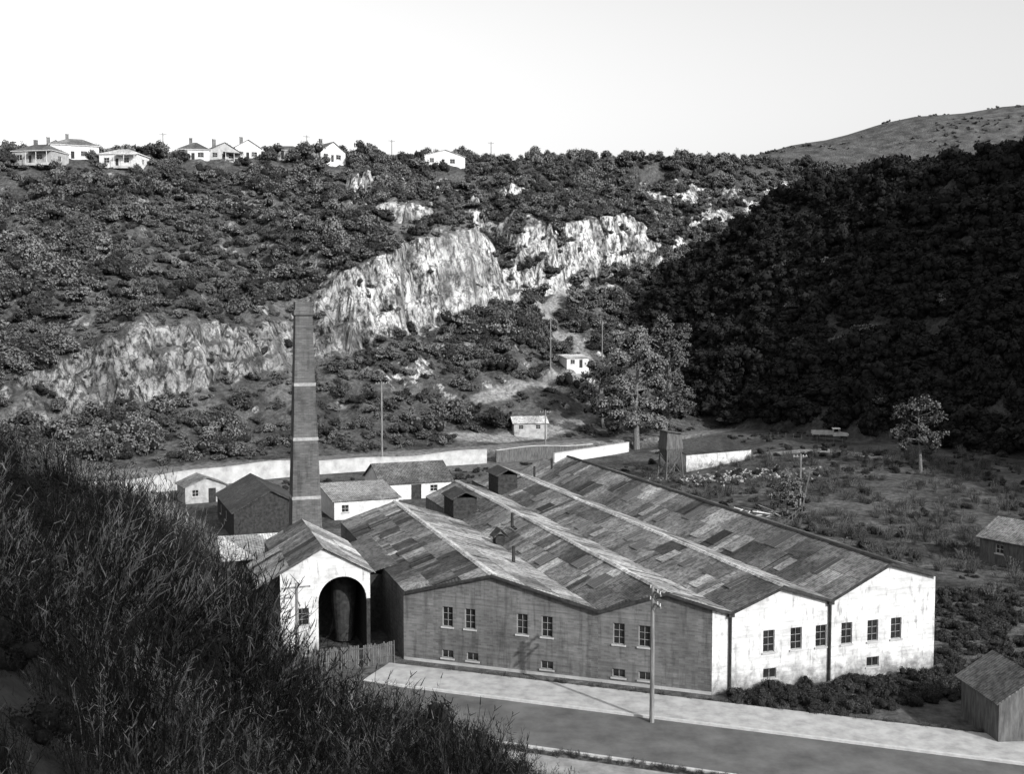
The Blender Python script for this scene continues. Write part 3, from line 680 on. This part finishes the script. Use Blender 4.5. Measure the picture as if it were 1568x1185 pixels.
# ---------------------------------------------------------------- vegetation
def npmesh(name,V,Fq,mats,mi):
    me=bpy.data.meshes.new(name); k=Fq.shape[1]
    me.vertices.add(len(V)); me.vertices.foreach_set('co',V.astype(np.float32).ravel())
    me.loops.add(Fq.size); me.loops.foreach_set('vertex_index',Fq.astype(np.int32).ravel())
    me.polygons.add(len(Fq)); me.polygons.foreach_set('loop_start',np.arange(0,Fq.size,k,dtype=np.int32))
    me.update(calc_edges=True)
    for m_ in mats: me.materials.append(m_)
    me.polygons.foreach_set('material_index',mi.astype(np.int32))
    return me
def leaves(lobes,n,size,g):
    L=np.array(lobes); w=L[:,3]**2; w/=w.sum(); k=g.choice(len(L),n,p=w)
    d=g.normal(size=(n,3)); d[:,2]=np.abs(d[:,2])*1.0-.25; d/=np.linalg.norm(d,axis=1)[:,None]
    c=L[k,:3]+d*(L[k,3]*g.uniform(.72,1.18,n))[:,None]
    nn=d+g.normal(size=(n,3))*.55; nn/=np.linalg.norm(nn,axis=1)[:,None]
    t=np.cross(nn,g.normal(size=(n,3))); t/=np.linalg.norm(t,axis=1)[:,None]; b_=np.cross(nn,t)
    s=(size*g.uniform(.5,1.5,n))[:,None]
    V=np.stack([c-t*s,c-b_*s*.7,c+t*s,c+b_*s*.7],1).reshape(-1,3)
    return V,np.arange(4*n).reshape(-1,4)
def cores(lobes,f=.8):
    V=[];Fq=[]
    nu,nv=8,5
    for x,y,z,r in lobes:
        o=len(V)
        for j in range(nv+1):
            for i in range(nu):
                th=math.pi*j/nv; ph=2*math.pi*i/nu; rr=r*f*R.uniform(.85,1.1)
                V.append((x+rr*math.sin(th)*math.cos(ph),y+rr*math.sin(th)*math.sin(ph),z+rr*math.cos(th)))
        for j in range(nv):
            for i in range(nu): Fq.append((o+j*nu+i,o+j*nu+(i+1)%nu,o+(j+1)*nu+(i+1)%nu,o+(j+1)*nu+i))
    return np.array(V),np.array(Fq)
def bushproto(name,seed,mat,tall=1.0,n=420,size=.1,nl=7,spread=.62,core=.76):
    g=np.random.default_rng(seed); lob=[]
    for i in range(nl):
        a=g.uniform(0,6.28); rr=g.uniform(.1,spread); lob.append((rr*math.cos(a),rr*math.sin(a),g.uniform(.2,.8)*tall,g.uniform(.2,.44)))
    lob.append((0,0,.45*tall,.45))
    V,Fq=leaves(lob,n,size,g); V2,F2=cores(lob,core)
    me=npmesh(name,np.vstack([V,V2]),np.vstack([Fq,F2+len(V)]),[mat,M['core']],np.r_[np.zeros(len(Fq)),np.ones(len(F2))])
    return bpy.data.objects.new(name,me)
def broomproto(name,seed,n=80,wd=.006,pf=.4):
    g=np.random.default_rng(seed); V=[];Fq=[];mi=[]
    def rib(p,q,w,m_):
        d=q-p; s=np.cross(d,g.normal(size=3)); s/=np.linalg.norm(s)+1e-9
        o=len(V); V.extend([p-s*w,p+s*w,q+s*w*.35,q-s*w*.35]); Fq.append((o,o+1,o+2,o+3)); mi.append(m_)
    for i in range(n):
        a=g.uniform(0,6.28); r0=g.uniform(0,.4); p=np.array([r0*math.cos(a),r0*math.sin(a),-.1])
        ln=g.uniform(.02,.28); h=g.uniform(.45,1.3); m_=0 if g.random()<pf else 1
        q=p+np.array([ln*.5*math.cos(a),ln*.5*math.sin(a),h*.55]); e=q+np.array([ln*math.cos(a)+g.normal()*.05,ln*math.sin(a)+g.normal()*.05,h*.45])
        rib(p,q,wd*1.3,m_); rib(q,e,wd,m_)
        for k in range(7):
            t=g.uniform(.1,1.0); s=q+(e-q)*t; rib(s,s+np.array([g.normal()*.045,g.normal()*.045,g.uniform(.04,.10)]),wd*1.2,m_)
    return bpy.data.objects.new(name,npmesh(name,np.array(V),np.array(Fq),[M['twig'],M['tgreen']],np.array(mi)))
def scatter(name,protos,P,S,tilt=.1):
    col=bpy.data.collections.new(name+'_instances')
    for o in protos: col.objects.link(o)
    n=len(P); me=bpy.data.meshes.new(name); me.vertices.add(n); me.vertices.foreach_set('co',P.astype(np.float32).ravel())
    S=np.asarray(S,float)
    if S.ndim==1: S=np.stack([S*G.uniform(.75,1.25,n),S*G.uniform(.75,1.25,n),S*G.uniform(.65,1.2,n)],1)
    rot=np.stack([G.normal(0,tilt,n),G.normal(0,tilt,n),G.uniform(0,6.28,n)],1)
    A=me.attributes.new('scl','FLOAT_VECTOR','POINT'); A.data.foreach_set('vector',S.astype(np.float32).ravel())
    A=me.attributes.new('rot','FLOAT_VECTOR','POINT'); A.data.foreach_set('vector',rot.astype(np.float32).ravel())
    A=me.attributes.new('idx','INT','POINT'); A.data.foreach_set('value',G.integers(0,len(protos),n).astype(np.int32))
    me.update(); ob=bpy.data.objects.new(name,me); scene.collection.objects.link(ob)
    ng=bpy.data.node_groups.new(name+'_scatter','GeometryNodeTree')
    ng.interface.new_socket('Geometry',in_out='INPUT',socket_type='NodeSocketGeometry'); ng.interface.new_socket('Geometry',in_out='OUTPUT',socket_type='NodeSocketGeometry')
    gi=ng.nodes.new('NodeGroupInput'); go=ng.nodes.new('NodeGroupOutput'); ip=ng.nodes.new('GeometryNodeInstanceOnPoints'); ci=ng.nodes.new('GeometryNodeCollectionInfo')
    ci.inputs['Collection'].default_value=col; ci.inputs['Separate Children'].default_value=True; ci.inputs['Reset Children'].default_value=True
    def na(nm,t):
        x=ng.nodes.new('GeometryNodeInputNamedAttribute'); x.data_type=t; x.inputs['Name'].default_value=nm; return x.outputs['Attribute']
    L=ng.links.new
    L(gi.outputs[0],ip.inputs['Points']); L(ci.outputs[0],ip.inputs['Instance']); ip.inputs['Pick Instance'].default_value=True
    L(na('idx','INT'),ip.inputs['Instance Index']); L(na('rot','FLOAT_VECTOR'),ip.inputs['Rotation']); L(na('scl','FLOAT_VECTOR'),ip.inputs['Scale'])
    L(ip.outputs[0],go.inputs[0]); md=ob.modifiers.new('scatter','NODES'); md.node_group=ng
    return ob
def keep(x,y):
    m=np.ones(len(x),bool)
    for cx_,cy_,r in clear: m&=((x-cx_)**2+(y-cy_)**2)>r*r
    for T_ in TRACKS: m&=seg_dist(x,y,T_)>2.9
    return m
def slp(x,y):
    e=.8; return np.hypot(terrain(x+e,y)-terrain(x-e,y),terrain(x,y+e)-terrain(x,y-e))/(2*e)
bush=[bushproto('hillside_bush',s,M['leaf'],t,n_,.065,k_,sp) for s,t,n_,k_,sp in ((1,1,560,7,.6),(2,1.3,560,6,.5),(3,.8,520,9,.85),(4,1.1,600,10,.8),(5,1.5,520,6,.45),(6,.7,520,11,.95))]
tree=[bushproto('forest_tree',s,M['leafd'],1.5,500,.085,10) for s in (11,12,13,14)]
rtree=[bushproto('ridge_tree',s,M['leaf'],1.4,500,.08,10) for s in (21,22,23)]
n=32000; r=G.uniform(-60,330,n); q=G.uniform(8,170,n)
x=-60-.51*q+.86*r; y=178+.86*q+.51*r
s_=slp(x,y); _,zq_,zr_=parts(x,y)
dens=fbm(x/10,y/10,90); big=fbm(x/22,y/22,140)
band=np.where(q<45,.55,.88)*np.where(dens>.46,1.1,.48)
m=(G.uniform(size=n)<np.where(s_>1.05,np.where(r<50,.2,.11),band))&(zr_<zq_+.01)&keep(x,y)&(x/y<.35)&(x/y>-.58)
x,y,q_,s2,bg_=x[m],y[m],q[m],s_[m],big[m]
sc=np.exp(G.normal(.43,.5,len(x)))*np.where(q_<40,.85,1)*np.where(s2>1.05,.6,1)*(.75+.6*sst(bg_,.4,.62)); sc=np.clip(sc,.5,4.2)
scatter('hillside_scrub',bush,np.stack([x,y,terrain(x,y)-.3],1),sc,.2)
n=3200; r=G.uniform(-60,420,n); q=G.uniform(144,235,n); x=-60-.51*q+.86*r; y=178+.86*q+.51*r
_,zq_,zr_=parts(x,y)
m=keep(x,y)&(fbm(x/12,y/12,50)>.40)&(zr_<zq_)&((x>10)|(q<190)); x,y=x[m],y[m]
scatter('ridge_trees',rtree,np.stack([x,y,terrain(x,y)-.3],1),np.where(x>0,1.0,.95)*G.uniform(1.5,4.2,len(x)),.1)
# low gorse patches on the bare distant hill
n=2200; x=G.uniform(150,600,n); y=G.uniform(700,990,n); m=(fbm(x/30,y/30,5)>.56); x,y=x[m],y[m]
scatter('distant_scrub',[bushproto('distant_bush',25,M['leaf'],.7,160,.12,8,.9)],np.stack([x,y,terrain(x,y)-.4],1),G.uniform(1.0,2.4,len(x)),.1)
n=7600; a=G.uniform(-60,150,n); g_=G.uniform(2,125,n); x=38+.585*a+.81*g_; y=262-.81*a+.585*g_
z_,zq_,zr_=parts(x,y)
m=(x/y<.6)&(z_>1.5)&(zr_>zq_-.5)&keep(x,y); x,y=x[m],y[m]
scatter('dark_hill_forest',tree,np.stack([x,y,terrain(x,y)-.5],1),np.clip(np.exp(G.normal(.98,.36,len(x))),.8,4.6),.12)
n=60; a=G.uniform(-30,60,n); g_=G.uniform(5,75,n); x=38+.585*a+.81*g_; y=262-.81*a+.585*g_
scatter('pale_bush_on_hill',bush,np.stack([x,y,terrain(x,y)+1.5],1),G.uniform(1.4,2.6,n),.12)
# foreground broom bank
br=[broomproto('broom_plant',s,85,.0048,p_) for s,p_ in ((31,.15),(32,.65),(33,.35),(34,.08))]
fgb=[bushproto('gorse_bush',s,M['tgreen'],1.0,1100,.032,9,.6,.6) for s in (41,42,43)]
n=11500; x=G.uniform(-50,8,n); y=8+58*G.uniform(0,1,n)**.85; z=terrain(x,y)
m=(z>1.0)&(x/y>-.62)&(x/y<.07)&((y>13)|(x<-2.5))&((fbm(x/2.6,y/2.6,15)>.40)|(y<20)); x,y,z=x[m],y[m],z[m]
hs=.55+1.15*sst(fbm(x/5,y/5,19),.35,.65)
scatter('broom_thicket',br,np.stack([x,y,z-.1],1),hs*G.uniform(.6,1.35,len(x))*np.where(y<18,.7,1),.2)
n=4400; x=G.uniform(-55,10,n); y=G.uniform(9,72,n); z=terrain(x,y)
m=(z>.5)&(x/y>-.66)&(x/y<.14)&((y>14)|(x<-3.0)); x,y,z=x[m],y[m],z[m]
scatter('gorse_thicket',fgb,np.stack([x,y,z-.25],1),G.uniform(.45,1.3,len(x))*np.where(y<20,.6,1),.15)
pts=[]
for i in range(420):
    s=R.uniform(.3,27); d=-R.uniform(.6,4.6 if s<3 else 6.5); p=fF(s,d,0); off=(p-Vector(C)).dot(-nin)
    if off>1.2 and off<6.4 and s<4: continue
    if off>1.3: continue
    pts.append(p)
for i in range(500):
    s=R.uniform(19.8,40); p=fF(s,R.uniform(-6,20),0); off=(p-Vector(C)).dot(-nin)
    if off<1.2: pts.append(p)
wb_=[bushproto('wayside_bush',s,M['leafw'],.8,600,.05,8) for s in (51,52,53)]
P=np.array([(p.x,p.y,tz(p.x,p.y)-.1) for p in pts]); scatter('wayside_scrub',wb_,P,G.uniform(.3,1.05,len(P)))
n=3000; x=G.uniform(-60,105,n); y=G.uniform(95,255,n); z,zq_,zr_=parts(x,y)
X0=x-C[0]; Y0=y-C[1]; S_=X0*.951+Y0*.309; U_=-X0*.309+Y0*.951
inside=(S_>-29)&(S_<20.5)&(U_>-8)&(U_<70)
q_=-.51*(x+60)+.86*(y-178)
m=(~inside)&(q_<-9)&(fbm(x/10,y/10,61)>.45)&(z<6)
for cx_,cy_,rr in ((-15,167,10),(-30,140,12),(-25,107,8),(-20,151,9),(8,160,8),(37,196,11),(27,186,4),(tp.x,tp.y-2,8),(59,119,8),(-46,162,6),(16,214,13)): m&=(x-cx_)**2+(y-cy_)**2>rr*rr
x,y,z=x[m],y[m],z[m]
wb2=[bushproto('yard_bush',s,M['leafw'],.8,500,.06,8) for s in (54,55)]
scatter('yard_weeds',wb2,np.stack([x,y,z-.15],1),G.uniform(.25,1.2,len(x)))
M['straw']=foliage('dry_grass',.05,.16)
tus=[broomproto('grass_tussock',s,60,.012,.7) for s in (71,72)]
for t_ in tus: t_.data.materials[0]=M['straw']
n=2200; x=G.uniform(22,85,n); y=G.uniform(92,200,n); X0=x-C[0]; Y0=y-C[1]; S_=X0*.951+Y0*.309
m=(fbm(x/8,y/8,33)>.45)&(S_>20); x,y=x[m],y[m]
scatter('yard_grass',tus,np.stack([x,y,terrain(x,y)-.05],1),G.uniform(.5,1.3,len(x)),.2)
tu2=[broomproto('verge_tussock',s,60,.012,.7) for s in (73,74)]
for t_ in tu2: t_.data.materials[0]=M['straw']
n=800; t=G.uniform(-40,20,n); o=np.where(G.uniform(size=n)<.6,G.uniform(13.95,14.5,n),G.uniform(1.2,1.7,n)); x=C[0]+bv.x*t-nin.x*o; y=C[1]+bv.y*t-nin.y*o
scatter('verge_grass',tu2,np.stack([x,y,terrain(x,y)-.02],1),G.uniform(.12,.4,n),.3)

def big_tree(name,base,h,w,seed,mat,n=5000,leaf=.16,clear_f=.3):
    g=np.random.default_rng(seed); e=empty(name,base); mb=MB(); b_=Vector(base); lob=[]
    top=b_+Vector((g.normal()*w*.05,g.normal()*w*.05,h*.8)); mid=(b_+top)/2+Vector((g.normal()*w*.04,0,0))
    r0=h*.022; mb.tube([b_-Vector((0,0,.5)),b_.lerp(mid,.5),mid,top],[r0*1.3,r0,r0*.75,r0*.25],M['bark'],8)
    for i in range(15):
        t=clear_f+(1-clear_f)*i/15.; st=b_.lerp(mid,t*2) if t<.5 else mid.lerp(top,t*2-1)
        a=i*2.4+g.normal()*.3; R_=w*.5*(.55+.5*math.sin(math.pi*min(1,(t-clear_f)/(1-clear_f)*.85+.1)))*g.uniform(.6,1.05)
        en=st+Vector((math.cos(a)*R_*.8,math.sin(a)*R_*.8,h*g.uniform(.04,.14)))
        mb.tube([st,st.lerp(en,.5)+Vector((0,0,-h*.01)),en],[r0*.4,r0*.25,r0*.08],M['bark'],5)
        for k in range(4):
            c_=st.lerp(en,g.uniform(.55,1.08)); lob.append((c_.x-b_.x+g.normal()*w*.07,c_.y-b_.y+g.normal()*w*.07,c_.z-b_.z+g.normal()*h*.03,w*g.uniform(.055,.115)))
    for k in range(5): lob.append((g.normal()*w*.08,g.normal()*w*.08,h*g.uniform(.8,.95),w*g.uniform(.07,.12)))
    mb.make('trunk_and_limbs',e)
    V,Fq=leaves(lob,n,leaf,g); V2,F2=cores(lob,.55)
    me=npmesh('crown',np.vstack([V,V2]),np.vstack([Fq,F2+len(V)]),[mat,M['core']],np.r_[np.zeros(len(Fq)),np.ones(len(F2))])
    o=bpy.data.objects.new('crown',me); scene.collection.objects.link(o); o.parent=e
big_tree('gum_tree',ground_at(975,688),26,18,81,M['leafm'],10000,.22,.12)
big_tree('gum_tree',ground_at(1015,672),28,15,82,M['leafm'],8000,.22,.15)
big_tree('gum_tree',ground_at(925,655),15,10,84,M['leafm'],4500,.22,.15)
big_tree('young_tree',ground_at(1410,722),12.5,10,83,M['leafm'],4200,.15,.35)
big_tree('young_tree',ground_at(1205,790),6,5,85,M['leafm'],2500,.11,.2)

# ---------------------------------------------------------------- light, sky, camera
w=bpy.data.worlds.new('World'); scene.world=w; w.use_nodes=True; nt=w.node_tree
bg=nt.nodes['Background']; sk=nt.nodes.new('ShaderNodeTexSky'); sk.sky_type='NISHITA'; sk.sun_disc=False
sk.sun_elevation=math.radians(27); sk.sun_rotation=math.radians(140.3); sk.dust_density=3.0; sk.air_density=1.3
# monochrome film, mostly blue-sensitive: exposure = blue + part of the green record
sp=nt.nodes.new('ShaderNodeSeparateColor'); nt.links.new(sk.outputs[0],sp.inputs[0])
ma=nt.nodes.new('ShaderNodeMath'); ma.operation='MULTIPLY_ADD'; nt.links.new(sp.outputs[1],ma.inputs[0]); ma.inputs[1].default_value=.55; nt.links.new(sp.outputs[2],ma.inputs[2])
nt.links.new(ma.outputs[0],bg.inputs[0]); bg.inputs[1].default_value=.15
sd=bpy.data.lights.new('sun','SUN'); sd.energy=4.6; sd.angle=math.radians(.5); sd.color=(1,.995,.985)
so=bpy.data.objects.new('sun',sd); scene.collection.objects.link(so)
el=math.radians(27); S=Vector((.64*math.cos(el),-.77*math.cos(el),math.sin(el))); so.rotation_mode='QUATERNION'; so.rotation_quaternion=S.to_track_quat('Z','Y'); so.location=(100,-100,200)
cd=bpy.data.cameras.new('camera'); co_=bpy.data.objects.new('camera',cd); scene.collection.objects.link(co_); scene.camera=co_
co_.location=(0,0,H); co_.rotation_euler=(math.pi/2-TH,0,0); cd.sensor_width=36; cd.lens=36*F/1568; cd.clip_end=9000; cd.clip_start=.1
scene.view_settings.view_transform='Standard'; scene.view_settings.look='None'; scene.view_settings.exposure=0
